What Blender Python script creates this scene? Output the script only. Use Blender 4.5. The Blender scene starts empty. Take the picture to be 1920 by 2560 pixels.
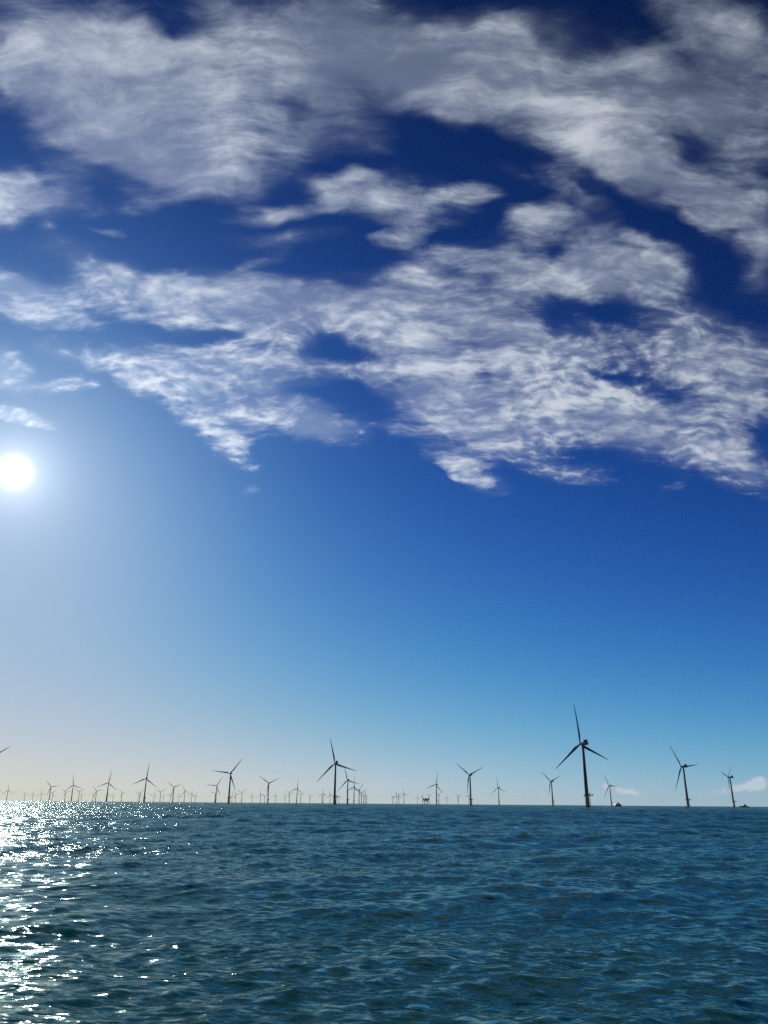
import bpy, bmesh, math, random
import numpy as np
from mathutils import Vector, Matrix

scene = bpy.context.scene
col = scene.collection
R = math.radians
rng = random.Random(11)

# ------------------------------------------------------------------ camera
cam_data = bpy.data.cameras.new('camera')
cam_data.sensor_fit = 'VERTICAL'
cam_data.sensor_height = 36.0
cam_data.lens = 36.0 * 1900.0 / 2560.0
cam_data.clip_start = 0.1
cam_data.clip_end = 60000.0
camera = bpy.data.objects.new('camera', cam_data)
col.objects.link(camera)
camera.matrix_world = Matrix.Translation((0, 0, 2.2)) @ Matrix.Rotation(R(90 + 20.99), 4, 'X') @ Matrix.Rotation(R(0.45), 4, 'Z')
scene.camera = camera

# ------------------------------------------------------------------ view
scene.view_settings.view_transform = 'Standard'
scene.view_settings.look = 'None'
scene.view_settings.gamma = 1.0
scene.view_settings.exposure = 0.0
scene.cycles.max_bounces = 5
scene.cycles.diffuse_bounces = 2
scene.cycles.glossy_bounces = 3
scene.cycles.transparent_max_bounces = 6
scene.cycles.volume_bounces = 0
scene.cycles.use_denoising = False

# ------------------------------------------------------------------ sun and sky
SUN_AZ, SUN_EL = -28.0, 21.26          # bearing clockwise from +Y, elevation
sun_dir = Vector((math.sin(R(SUN_AZ)) * math.cos(R(SUN_EL)), math.cos(R(SUN_AZ)) * math.cos(R(SUN_EL)), math.sin(R(SUN_EL))))
sun_data = bpy.data.lights.new('sun', 'SUN')
sun_data.energy = 5.0
sun_data.angle = R(0.53)
sun_data.color = (1.0, 0.95, 0.87)
sun = bpy.data.objects.new('sun', sun_data)
col.objects.link(sun)
sun.rotation_euler = (-sun_dir).to_track_quat('-Z', 'Y').to_euler()

# cloud banks in the cloud deck's own plane (x/z, y/z): centre, turn, half axes, weight
CLOUD_BANKS = [
    (-0.462, 0.764, -165.1, 0.134, 0.086, 1.0),
    (-0.533, 0.824, 169.3, 0.086, 0.044, 0.9),
    (-0.366, 0.887, -168.3, 0.149, 0.1, 1.0),
    (-0.466, 0.97, -170.2, 0.086, 0.063, 0.9),
    (-0.333, 0.959, -143.1, 0.093, 0.071, 0.85),
    (-0.128, 0.755, -171.2, 0.127, 0.063, 0.9),
    (-0.005, 0.789, -162.3, 0.121, 0.08, 1.0),
    (0.112, 0.826, -153.6, 0.109, 0.066, 1),
    (0.223, 0.865, -159.8, 0.129, 0.062, 0.9),
    (0.137, 0.753, -179.1, 0.084, 0.034, 0.82),
    (0.364, 0.864, -160.1, 0.126, 0.052, 0.8),
    (0.506, 0.862, -144.8, 0.135, 0.072, 0.9),
    (0.46, 0.736, -156.4, 0.12, 0.034, 0.82),
    (0.389, 0.971, -158.4, 0.104, 0.043, 0.9),
    (0.515, 1.042, -154.6, 0.127, 0.04, 0.95),
    (0.65, 1.109, -141.3, 0.121, 0.05, 0.95),
    (0.743, 1.237, -128.1, 0.095, 0.032, 0.9199999999999999),
    (-0.229, 0.813, -172.0, 0.119, 0.063, 0.9199999999999999),
    (-0.093, 0.911, -174.7, 0.095, 0.027, 0.82),
    (-0.63, 1.065, -173.4, 0.085, 0.048, 0.9),
    (-0.668, 1.023, 163.9, 0.052, 0.029, 0.8),
    (-0.187, 1.077, 158.8, 0.081, 0.023, 0.9199999999999999),
    (0.012, 1.047, -162.5, 0.108, 0.053, 0.85),
    (0.023, 1.152, 163.3, 0.053, 0.025, 0.72),
    (-0.41, 1.074, 164.8, 0.072, 0.021, 0.57),
    (0.196, 1.209, -169.1, 0.074, 0.039, 0.75),
    (0.36, 1.214, -141.3, 0.117, 0.081, 0.82),
    (0.467, 1.269, 177.0, 0.101, 0.06, 0.72),
    (0.367, 1.33, -163.2, 0.101, 0.076, 0.72),
    (0.241, 1.101, -172.6, 0.034, 0.023, 0.57),
    (0.6, 1.327, -143.3, 0.056, 0.04, 0.62),
    (-0.571, 1.281, -126.4, 0.1, 0.069, 0.8),
    (-0.478, 1.357, -153.2, 0.122, 0.076, 0.8),
    (-0.312, 1.371, -168.1, 0.146, 0.084, 0.75),
    (-0.136, 1.419, -172.0, 0.153, 0.078, 0.75),
    (-0.003, 1.351, -170.4, 0.109, 0.063, 0.82),
    (0.04, 1.488, -144.3, 0.145, 0.057, 0.8),
    (-0.751, 1.393, -174.1, 0.104, 0.062, 0.9),
    (-0.792, 1.329, 154.8, 0.066, 0.041, 0.82),
    (0.169, 1.398, -133.0, 0.178, 0.094, 0.75),
    (0.312, 1.522, -137.0, 0.214, 0.088, 0.8),
    (0.457, 1.54, -151.1, 0.152, 0.085, 0.82),
    (0.714, 1.498, -142.7, 0.226, 0.093, 0.8),
    (0.902, 1.682, -131.4, 0.24, 0.106, 0.8),
    (0.116, 1.694, -127.5, 0.183, 0.107, 0.9199999999999999),
    (0.269, 1.813, -132.2, 0.268, 0.134, 1),
    (0.471, 1.862, -133.6, 0.198, 0.124, 0.9),
    (0.227, 1.979, -146.7, 0.271, 0.1, 0.9),
    (0.725, 1.858, -145.3, 0.291, 0.119, 0.8),
    (0.85, 2.029, -148.8, 0.37, 0.114, 0.9),
    (1.157, 2.225, -132.2, 0.231, 0.074, 0.8),
    (0.596, 2.236, -154.8, 0.138, 0.063, 0.82),
    (0.335, 2.297, -136.0, 0.121, 0.058, 0.82),
    (0.217, 2.172, -131.7, 0.12, 0.05, 0.82),
    (-0.635, 1.638, -148.7, 0.163, 0.069, 0.75),
    (-0.434, 1.614, -160.5, 0.143, 0.087, 0.9199999999999999),
    (-0.322, 1.7, -127.7, 0.198, 0.124, 0.8),
    (-0.271, 1.874, -148.1, 0.173, 0.105, 0.9),
    (-0.511, 1.8, -121.3, 0.185, 0.088, 0.9),
    (-0.486, 2.052, -108.8, 0.182, 0.054, 0.8),
    (-0.174, 1.956, -150.9, 0.111, 0.07, 0.9199999999999999),
    (-0.236, 1.57, -142.7, 0.116, 0.078, 0.82),
    (-0.059, 1.608, 165.9, 0.068, 0.063, 0.72),
    (-1.034, 1.887, -159.3, 0.081, 0.046, 0.8),
    (-0.959, 1.955, -160.7, 0.024, 0.019, 0.82),
    (-0.959, 1.643, 125.2, 0.101, 0.05, 0.82),
    (-0.832, 1.731, 172.3, 0.074, 0.035, 0.62),
    (-0.451, 2.4, 101.6, 0.042, 0.019, 0.82),
    (-0.235, 1.249, 142.6, 0.051, 0.019, 0.57),
    (0.552, 1.328, 89.7, 0.061, 0.053, 0.62),
    (0.27, 1.271, -174.5, 0.057, 0.036, 0.57),
    (-0.186, 1.142, 150.3, 0.029, 0.011, 0.2),
    (0.063, 1.274, -170.9, 0.057, 0.029, 0.57),
    (-0.51, 1.152, -177.8, 0.021, 0.01, 0.57),
    (-0.616, 1.153, 176.3, 0.022, 0.013, 0.57),
    (0.488, 1.16, -156.8, 0.041, 0.015, 0.52),
    (-0.107, 1.006, -159.9, 0.047, 0.023, 0.62),
    (-0.051, 0.986, -167.5, 0.039, 0.012, 0.52),
    (0.134, 1.046, -165.3, 0.05, 0.021, 0.52),
    (0.408, 0.786, -156.6, 0.168, 0.07, 0.18),
    (0.542, 0.932, -141.4, 0.136, 0.078, 0.25),
    (-0.268, 0.94, -164.8, 0.108, 0.078, 0.25),
    (-0.551, 0.915, -172.3, 0.104, 0.048, 0.25),
    (0.822, 1.778, -122.1, 0.349, 0.157, 0.2),
    (-0.599, 1.425, -152.6, 0.191, 0.075, 0.15),
    (-0.77, 1.369, -176.9, 0.122, 0.078, 0.82),
    (-0.926, 1.621, 120.0, 0.072, 0.05, 0.72),
    (-0.953, 1.733, -170.8, 0.066, 0.052, 0.72),
    (-1.021, 1.886, -151.9, 0.093, 0.049, 0.9199999999999999),
    (-0.815, 1.719, -173.8, 0.08, 0.034, 0.62),
    (-0.63, 1.065, -177.1, 0.093, 0.059, 0.62),
    (-0.715, 1.124, 168.6, 0.045, 0.023, 0.62),
    (-0.275, 1.387, -163.3, 0.158, 0.076, 0.62),
    (-0.177, 1.419, -165.8, 0.122, 0.069, 0.52),
    (0.226, 1.013, -155.5, 0.097, 0.024, 0.2),
    (0.337, 1.044, -145.2, 0.08, 0.023, 0.56),
    (0.292, 1.101, 157.3, 0.073, 0.032, 0.54),
    (-0.097, 0.864, -174.9, 0.085, 0.025, 0.52),
    (0.496, 1.212, -156.2, 0.114, 0.059, 0.5),
    (0.133, 1.216, -163.3, 0.076, 0.033, 0.5),
    (-0.331, 1.019, -168.5, 0.092, 0.039, 0.56),
    (0.326, 0.779, -150.1, 0.069, 0.025, 0.12),
    (-0.207, 1.168, 161.3, 0.104, 0.031, 0.5),
    (-0.095, 1.532, -147.1, 0.1, 0.036, -0.5),
    (-0.402, 1.513, -166.2, 0.147, 0.031, -0.55),
    (0.56, 1.675, -167.7, 0.1, 0.038, -0.6),
    (-0.087, 1.744, 174.1, 0.061, 0.048, -0.6),
    (0.513, 1.393, -162.2, 0.101, 0.033, -0.5),
    (0.315, 1.214, 85.3, 0.051, 0.029, -0.4),
    (0.248, 1.614, -150.6, 0.065, 0.026, -0.45),
    (0.078, 0.927, -161.7, 0.085, 0.026, -0.5),
    (-0.139, 0.856, -175.2, 0.042, 0.013, -0.4),
    (-0.306, 0.743, -150.4, 0.029, 0.023, -0.4),
    (-0.424, 0.846, -172.1, 0.027, 0.012, -0.3),
    (-0.199, 0.886, 178.7, 0.043, 0.012, -0.4),
    (0.461, 0.956, -157.7, 0.053, 0.011, -0.2),
    (0.371, 1.395, -122.0, 0.058, 0.035, -0.4),
    (0.056, 1.65, -154.4, 0.049, 0.029, -0.4),
    (0.788, 1.754, -156.4, 0.073, 0.028, -0.35),
    (0.985, 2.342, 92.9, 0.056, 0.04, 0.62),
]
CUMULUS = [
    (0.2762, 0.0223, 0, 0.0063, 0.0063, 0.9),
    (0.2924, 0.0206, -12, 0.02, 0.0047, 0.8),
    (0.3093, 0.017, -5, 0.0184, 0.0047, 0.6),
    (0.2991, 0.0137, 0, 0.0316, 0.0053, 0.5),
    (0.4697, 0.0294, 0, 0.0126, 0.0084, 1),
    (0.4567, 0.026, 10, 0.0189, 0.0063, 0.9),
    (0.4437, 0.0222, 10, 0.0316, 0.0053, 0.7),
    (0.4181, 0.0163, 5, 0.0368, 0.0047, 0.6),
    (0.4727, 0.0178, 0, 0.0211, 0.0063, 0.7),
    (0.3433, 0.0118, 0, 0.0632, 0.0053, 0.35),
    (0.2575, 0.0179, 20, 0.0074, 0.0032, 0.4),
    (0.2326, 0.0163, 0, 0.0042, 0.0021, 0.5),
]


class Nodes:
    """short-hand for building node trees"""
    def __init__(self, tree):
        self.t = tree
        tree.nodes.clear()
    def put(self, sock, v):
        if isinstance(v, bpy.types.NodeSocket):
            self.t.links.new(v, sock)
        else:
            sock.default_value = v
    def m(self, op, a, b=None, c=None, clamp=False):
        n = self.t.nodes.new('ShaderNodeMath'); n.operation = op; n.use_clamp = clamp
        for i, v in enumerate((a, b, c)):
            if v is not None: self.put(n.inputs[i], v)
        return n.outputs[0]
    def v(self, op, a, b=None, scale=None):
        n = self.t.nodes.new('ShaderNodeVectorMath'); n.operation = op
        self.put(n.inputs[0], a)
        if b is not None: self.put(n.inputs[1], b)
        if scale is not None: self.put(n.inputs['Scale'], scale)
        return n.outputs['Value'] if op in ('DOT_PRODUCT', 'LENGTH') else n.outputs['Vector']
    def xyz(self, v):
        n = self.t.nodes.new('ShaderNodeSeparateXYZ'); self.put(n.inputs[0], v)
        return n.outputs
    def comb(self, x, y, z=0.0):
        n = self.t.nodes.new('ShaderNodeCombineXYZ')
        for i, s in enumerate((x, y, z)): self.put(n.inputs[i], s)
        return n.outputs[0]
    def noise(self, vec, scale, detail=4.0, rough=0.5, dist=0.0, dims='3D', out=0, lac=2.0):
        n = self.t.nodes.new('ShaderNodeTexNoise'); n.noise_dimensions = dims
        self.put(n.inputs['Vector'], vec)
        n.inputs['Scale'].default_value = scale; n.inputs['Detail'].default_value = detail
        n.inputs['Roughness'].default_value = rough; n.inputs['Distortion'].default_value = dist
        n.inputs['Lacunarity'].default_value = lac
        return n.outputs[out]
    def mapping(self, vec, loc=(0, 0, 0), rot=(0, 0, 0), scale=(1, 1, 1), kind='POINT'):
        n = self.t.nodes.new('ShaderNodeMapping'); n.vector_type = kind
        self.put(n.inputs['Vector'], vec)
        n.inputs['Location'].default_value = loc; n.inputs['Rotation'].default_value = rot; n.inputs['Scale'].default_value = scale
        return n.outputs[0]
    def smooth(self, x, lo, hi):
        n = self.t.nodes.new('ShaderNodeMapRange'); n.interpolation_type = 'SMOOTHSTEP'
        self.put(n.inputs['Value'], x)
        n.inputs['From Min'].default_value = lo; n.inputs['From Max'].default_value = hi
        return n.outputs[0]
    def mix(self, f, a, b, mode='MIX'):
        n = self.t.nodes.new('ShaderNodeMix'); n.data_type = 'RGBA'; n.blend_type = mode
        self.put(n.inputs[0], f); self.put(n.inputs[6], a); self.put(n.inputs[7], b)
        return n.outputs[2]
    def blob(self, vec, b, grow):
        n = self.t.nodes.new('ShaderNodeTexGradient'); n.gradient_type = 'SPHERICAL'
        self.put(n.inputs[0], self.mapping(vec, (b[0], b[1], 0), (0, 0, R(b[2])), (b[3] * grow, b[4] * grow, 1), 'TEXTURE'))
        return n.outputs['Fac']

world = bpy.data.worlds.new('World')
scene.world = world
world.use_nodes = True
def build_world():
    k = Nodes(world.node_tree)
    t = world.node_tree
    tc = t.nodes.new('ShaderNodeTexCoord')
    d = k.v('NORMALIZE', tc.outputs['Generated'])
    dx, dy, dz = k.xyz(d)
    sky = t.nodes.new('ShaderNodeTexSky')
    sky.sky_type = 'NISHITA'
    sky.sun_disc = False
    sky.sun_elevation = R(SUN_EL)
    sky.sun_rotation = R(SUN_AZ)
    sky.altitude = 0.0
    sky.air_density = 0.6
    sky.dust_density = 0.2
    sky.ozone_density = 4.0
    rgb = t.nodes.new('ShaderNodeSeparateColor'); t.links.new(sky.outputs[0], rgb.inputs[0])
    com = t.nodes.new('ShaderNodeCombineColor')
    # strength about 0.1 per channel, with the soft shoulder of a clear maritime sky
    for i, (gain, power, top) in enumerate(((0.173, 2.25, 0.61), (0.220, 2.30, 0.60), (0.228, 2.71, 0.702))):
        y = k.m('POWER', k.m('MULTIPLY', rgb.outputs[i], gain), power)
        k.put(com.inputs[i], k.m('MULTIPLY', k.m('DIVIDE', y, k.m('ADD', y, 1.0)), top))
    skyc = com.outputs[0]
    # angle from the sun, degrees
    cosang = k.m('MINIMUM', k.v('DOT_PRODUCT', d, tuple(sun_dir)), 1.0)
    ang = k.m('MULTIPLY', k.m('ARCCOSINE', cosang), 57.29578)
    # the bright air around the sun
    def lobe(w, amp, p=1.0):
        e = k.m('EXPONENT', k.m('MULTIPLY', k.m('POWER', k.m('DIVIDE', ang, w), p), -1.0))
        return k.m('MULTIPLY', e, amp)
    # cloud deck
    zz = k.m('MAXIMUM', dz, 0.03)
    uv = k.comb(k.m('DIVIDE', dx, zz), k.m('DIVIDE', dy, zz))
    wn = k.noise(uv, 2.3, 2.0, 0.45, out=1)
    warp = k.v('SCALE', k.v('SUBTRACT', wn, (0.5, 0.5, 0.5)), scale=0.13)
    wn2 = k.noise(uv, 9.0, 2.0, 0.5, out=1)
    warp = k.v('ADD', warp, k.v('SCALE', k.v('SUBTRACT', wn2, (0.5, 0.5, 0.5)), scale=0.08))
    uvw = k.v('MULTIPLY', k.v('ADD', uv, warp), (1, 1, 0))
    uvx = k.xyz(uvw)
    cov, vec = 0.0, uvw
    for b in CLOUD_BANKS:                                # (the running sum rides in z so the banks are worked out one after another)
        cov = k.m('MULTIPLY_ADD', k.blob(vec, b, 1.66), b[5], cov)
        vec = k.comb(uvx[0], uvx[1], k.m('MULTIPLY', cov, 1e-6))
    raw = cov
    cov = k.m('MINIMUM', k.m('MULTIPLY', cov, 0.82), 0.60)
    # lumps, wisps drawn out by the wind, and the fine ripples of the lower, farther deck
    # (texture laid on a gently domed layer, so it is less drawn out towards the horizon than a flat sheet)
    dome = k.m('ADD', k.m('MAXIMUM', dz, 0.0), 0.45)
    q = k.comb(k.m('DIVIDE', dx, dome), k.m('DIVIDE', dy, dome))
    qn = k.v('SUBTRACT', k.noise(q, 9.0, 3.0, 0.5, out=1), (0.5, 0.5, 0.5))
    q = k.v('ADD', q, k.v('SCALE', qn, scale=0.05))
    nA = k.noise(k.mapping(q, rot=(0, 0, R(-35)), scale=(0.8, 1.2, 1)), 7.0, 10.0, 0.64)
    nB = k.noise(k.mapping(q, (3.1, 1.7, 0), rot=(0, 0, R(38)), scale=(0.36, 1.9, 1)), 20.0, 8.0, 0.66)
    nC = k.noise(k.mapping(q, (7.0, 2.0, 0), rot=(0, 0, R(30)), scale=(0.75, 1.25, 1)), 62.0, 3.0, 0.5)
    nD = k.noise(k.mapping(q, (1.0, 5.0, 0)), 3.0, 4.0, 0.5)
    nE = k.noise(k.mapping(q, (4.0, 9.0, 0)), 5.0, 2.0, 0.5)
    vary = k.smooth(nE, 0.36, 0.64)                  # some parts are combed into fibres, others clotted into ripples
    rip = k.m('MULTIPLY', k.smooth(dz, 0.70, 0.46), k.m('MULTIPLY_ADD', vary, 0.9, 0.5))
    damp = k.smooth(raw, -0.05, 0.30)               # the fine texture lives in the cloud, not in the clear air
    dens = k.m('MULTIPLY_ADD', k.m('SUBTRACT', nA, 0.5), k.m('MULTIPLY_ADD', damp, 2.0 * 0.6, 2.0 * 0.4), cov)
    dens = k.m('MULTIPLY_ADD', k.m('SUBTRACT', nB, 0.5), k.m('MULTIPLY', damp, k.m('MULTIPLY_ADD', vary, -0.9, 1.15 + 0.35)), dens)
    dens = k.m('MULTIPLY_ADD', k.m('SUBTRACT', nC, 0.5), k.m('MULTIPLY', damp, k.m('MULTIPLY_ADD', rip, 1.4, 0.15)), dens)
    dens = k.m('MULTIPLY_ADD', k.m('SUBTRACT', nD, 0.5), 0.6, dens)
    far = k.smooth(dz, 0.30, 0.36)
    a = k.m('MULTIPLY', k.m('POWER', k.smooth(dens, 0.13, 1.2), 1.4), 0.74)
    # thin veil joining the denser parts
    veil = k.m('MULTIPLY_ADD', k.m('SUBTRACT', nB, 0.5), k.m('MULTIPLY', damp, 1.1), k.m('MULTIPLY_ADD', k.m('SUBTRACT', nA, 0.5), k.m('MULTIPLY', damp, 0.9), raw))
    veil = k.m('MULTIPLY', k.m('POWER', k.smooth(veil, -0.05, 1.25), 1.3), 0.27)
    a = k.m('SUBTRACT', 1.0, k.m('MULTIPLY', k.m('SUBTRACT', 1.0, a), k.m('SUBTRACT', 1.0, veil)))
    a = k.m('MULTIPLY', a, k.m('MULTIPLY', far, k.smooth(raw, 0.0, 0.25)))
    thick = k.smooth(dens, 0.35, 1.15)
    cl = k.mix(thick, (0.42, 0.50, 0.62, 1), (0.66, 0.71, 0.77, 1))
    # thin cloud in front of the sun's side shines through
    lit = k.m('ADD', lobe(28.0, 0.85), 0.85)
    cl = k.v('SCALE', cl, scale=lit)
    # low cumulus far off on the right
    hx = k.comb(k.m('DIVIDE', dx, k.m('MAXIMUM', dy, 0.05)), k.m('DIVIDE', dz, k.m('MAXIMUM', dy, 0.05)))
    hw = k.v('SCALE', k.v('SUBTRACT', k.noise(hx, 120.0, 4.0, 0.6, out=1), (0.5, 0.5, 0.5)), scale=0.012)
    hx2 = k.v('MULTIPLY', k.v('ADD', hx, hw), (1, 1, 0))
    hc = 0.0
    hxx = k.xyz(hx2); vec = hx2
    for b in CUMULUS:
        hc = k.m('MULTIPLY_ADD', k.blob(vec, b, 1.5), b[5], hc)
        vec = k.comb(hxx[0], hxx[1], k.m('MULTIPLY', hc, 1e-6))
    hd = k.m('MULTIPLY_ADD', k.m('SUBTRACT', k.noise(hx, 190.0, 6.0, 0.6), 0.5), 1.3, hc)
    ha = k.m('MULTIPLY', k.m('MULTIPLY', k.smooth(hd, 0.0, 1.35), k.smooth(hc, 0.03, 0.35)), 0.55)
    hcol = k.mix(k.smooth(hd, 0.5, 1.25), (0.36, 0.46, 0.58, 1), (0.68, 0.70, 0.72, 1))
    # bright air
    glow = k.v('SCALE', (1.0, 0.97, 0.90), scale=k.m('ADD', lobe(0.56, 14.0, 2.0), lobe(1.5, 0.9)))
    glow = k.v('ADD', glow, k.v('SCALE', (0.62, 0.80, 1.0), scale=k.m('ADD', lobe(6.0, 0.26), lobe(15.0, 0.0))))
    azd = k.m('SUBTRACT', k.m('MULTIPLY', k.m('ARCTAN2', dx, dy), 57.29578), SUN_AZ)
    warm = k.m('EXPONENT', k.m('MULTIPLY', k.m('POWER', k.m('DIVIDE', azd, 27.0), 2.0), -1.0))
    warm = k.m('MULTIPLY', warm, k.m('EXPONENT', k.m('MULTIPLY', k.m('MAXIMUM', dz, 0.0), -20.0)))
    low = k.m('EXPONENT', k.m('MULTIPLY', k.m('MAXIMUM', dz, 0.0), -22.0))
    skyc = k.v('ADD', skyc, k.v('SCALE', (0.01, 0.065, 0.045), scale=low))
    skyc = k.v('ADD', skyc, k.v('SCALE', (0.20, 0.12, -0.20), scale=k.m('MULTIPLY', warm, 0.75)))
    c = k.v('ADD', skyc, glow)
    c = k.mix(a, c, k.v('ADD', cl, k.v('SCALE', glow, scale=0.75)))
    c = k.mix(ha, c, hcol)
    bg = t.nodes.new('ShaderNodeBackground')
    k.put(bg.inputs[0], c)
    bg.inputs[1].default_value = 1.0
    world.cycles.sampling_method = 'MANUAL'
    world.cycles.sample_map_resolution = 512
    out = t.nodes.new('ShaderNodeOutputWorld')
    t.links.new(bg.outputs[0], out.inputs[0])
build_world()

# ------------------------------------------------------------------ materials
def material(name):
    m = bpy.data.materials.new(name); m.use_nodes = True
    k = Nodes(m.node_tree)
    b = m.node_tree.nodes.new('ShaderNodeBsdfPrincipled')
    o = m.node_tree.nodes.new('ShaderNodeOutputMaterial')
    m.node_tree.links.new(b.outputs[0], o.inputs[0])
    return m, k, b
def paint(name, colour, rough=0.45, wear=0.12, metal=0.0, scale=0.35, spec=0.5):
    m, k, b = material(name)
    tc = m.node_tree.nodes.new('ShaderNodeTexCoord')
    st = k.mapping(tc.outputs['Object'], scale=(1, 1, 0.25))
    n = k.noise(st, scale, 5.0, 0.6)
    dark = tuple(c * (1 - wear * 2) for c in colour) + (1,)
    k.put(b.inputs['Base Color'], k.mix(k.smooth(n, 0.35, 0.7), tuple(colour) + (1,), dark))
    b.inputs['Roughness'].default_value = rough
    b.inputs['Metallic'].default_value = metal
    b.inputs['Specular IOR Level'].default_value = spec
    return m
M = {
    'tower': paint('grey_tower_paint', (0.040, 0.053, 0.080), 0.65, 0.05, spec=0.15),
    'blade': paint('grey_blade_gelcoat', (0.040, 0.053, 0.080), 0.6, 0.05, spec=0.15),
    'yellow': paint('yellow_marine_paint', (0.42, 0.26, 0.02), 0.5, 0.2, scale=0.6),
    'growth': paint('dark_tidal_growth', (0.035, 0.04, 0.025), 0.8, 0.2),
    'steel': paint('galvanised_steel', (0.10, 0.105, 0.11), 0.5, 0.15, 0.3),
    'radiator': paint('black_radiator', (0.012, 0.012, 0.015), 0.6, 0.1),
    'topside': paint('grey_topside_paint', (0.03, 0.036, 0.045), 0.6, 0.12),
    'hull': paint('navy_hull_paint', (0.012, 0.018, 0.04), 0.35, 0.1),
    'white': paint('white_boat_paint', (0.78, 0.78, 0.76), 0.4, 0.08),
    'grey': paint('grey_boat_paint', (0.32, 0.34, 0.36), 0.4, 0.08),
    'dark': paint('dark_boat_paint', (0.03, 0.03, 0.035), 0.45, 0.1),
    'glass': paint('dark_window_glass', (0.01, 0.012, 0.015), 0.08, 0.0),
    'foam': paint('sea_foam', (0.75, 0.77, 0.78), 0.8, 0.1),
    'rubber': paint('black_rubber', (0.015, 0.015, 0.015), 0.7, 0.1),
}
def water_material():
    m, k, b = material('sea_water')
    geo = m.node_tree.nodes.new('ShaderNodeNewGeometry')
    p = geo.outputs['Position']
    a = k.mapping(p, rot=(0, 0, R(-27)), scale=(0.42, 1.0, 1.0))
    nA = k.v('SUBTRACT', k.noise(a, 2.2, 2.0, 0.5, out=1), (0.5, 0.5, 0.5))
    nB = k.v('SUBTRACT', k.noise(a, 7.0, 3.0, 0.55, 0.2, out=1), (0.5, 0.5, 0.5))
    # cat's paws: patches where the ripples are stronger
    patch = k.noise(k.mapping(p, rot=(0, 0, R(-27)), scale=(0.4, 1, 1)), 0.09, 4.0, 0.55)
    pw = k.m('MULTIPLY_ADD', k.smooth(patch, 0.36, 0.64), 1.1, 0.4)
    far = k.smooth(k.v('LENGTH', p), 12.0, 260.0)
    s = k.v('ADD', k.v('SCALE', nA, scale=k.m('MULTIPLY_ADD', far, 0.8, 0.6)), k.v('SCALE', nB, scale=k.m('MULTIPLY', pw, k.m('MULTIPLY_ADD', far, 1.0, 1.4))))
    nC = k.v('SUBTRACT', k.noise(a, 24.0, 2.0, 0.5, out=1), (0.5, 0.5, 0.5))
    s = k.v('ADD', s, k.v('SCALE', nC, scale=k.m('MULTIPLY', pw, 0.3)))
    s = k.v('MULTIPLY', s, (1, 1, 0))
    nrm = k.v('NORMALIZE', k.v('ADD', geo.outputs['Normal'], s))
    nt = m.node_tree
    # light welling up from inside the water is even; the mirror on top follows every ripple
    body = nt.nodes.new('ShaderNodeBsdfDiffuse')
    murk = k.noise(k.mapping(p, scale=(0.3, 1, 1)), 0.05, 2.0)
    k.put(body.inputs['Color'], k.mix(murk, (0.004, 0.044, 0.053, 1), (0.006, 0.056, 0.061, 1)))
    body.inputs['Normal'].default_value = (0, 0, 1)
    flat = k.comb(0.0, 0.0, 1.0); k.put(body.inputs['Normal'], k.v('NORMALIZE', k.v('ADD', k.v('SCALE', geo.outputs['Normal'], scale=0.3), flat)))
    mirror = nt.nodes.new('ShaderNodeBsdfGlossy')
    mirror.inputs['Roughness'].default_value = 0.10
    k.put(mirror.inputs['Color'], (0.52, 0.68, 0.67, 1)); k.put(mirror.inputs['Normal'], nrm)
    fr = nt.nodes.new('ShaderNodeFresnel'); fr.inputs['IOR'].default_value = 1.28; k.put(fr.inputs['Normal'], nrm)
    mix = nt.nodes.new('ShaderNodeMixShader')
    nt.links.new(fr.outputs[0], mix.inputs[0]); nt.links.new(body.outputs[0], mix.inputs[1]); nt.links.new(mirror.outputs[0], mix.inputs[2])
    out = [n for n in nt.nodes if n.type == 'OUTPUT_MATERIAL'][0]
    nt.links.new(mix.outputs[0], out.inputs[0]); nt.nodes.remove(b)
    return m
M['water'] = water_material()

# ------------------------------------------------------------------ mesh helpers
def link_mesh(name, bm, mats, parent=None, matrix=None, smooth=False):
    me = bpy.data.meshes.new(name)
    bm.to_mesh(me); bm.free()
    for m in (mats if isinstance(mats, (list, tuple)) else [mats]): me.materials.append(m)
    if smooth:
        me.polygons.foreach_set('use_smooth', [True] * len(me.polygons))
    o = bpy.data.objects.new(name, me)
    col.objects.link(o)
    if parent: o.parent = parent
    if matrix is not None: o.matrix_local = matrix
    return o
def ring(bm, pts): return [bm.verts.new(p) for p in pts]
def bridge(bm, a, b, mi=0):
    n = len(a)
    for i in range(n):
        f = bm.faces.new((a[i], a[(i + 1) % n], b[(i + 1) % n], b[i])); f.material_index = mi
def circle(r, z, n=24, cx=0, cy=0):
    return [(cx + r * math.cos(2 * math.pi * i / n), cy + r * math.sin(2 * math.pi * i / n), z) for i in range(n)]
def lathe(bm, prof, n=24, mi=0, cap=True):
    rs = [ring(bm, circle(r, z, n)) for r, z in prof]
    for a, b in zip(rs, rs[1:]): bridge(bm, a, b, mi)
    if cap:
        bm.faces.new(rs[0][::-1]).material_index = mi; bm.faces.new(rs[-1]).material_index = mi
def tube(bm, a, b, r, n=8, mi=0, r2=None):
    a, b = Vector(a), Vector(b); d = (b - a).normalized()
    u = d.orthogonal().normalized(); w = d.cross(u)
    r2 = r if r2 is None else r2
    A = ring(bm, [a + (u * math.cos(2 * math.pi * i / n) + w * math.sin(2 * math.pi * i / n)) * r for i in range(n)])
    B = ring(bm, [b + (u * math.cos(2 * math.pi * i / n) + w * math.sin(2 * math.pi * i / n)) * r2 for i in range(n)])
    bridge(bm, A, B, mi); bm.faces.new(A[::-1]).material_index = mi; bm.faces.new(B).material_index = mi
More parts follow.
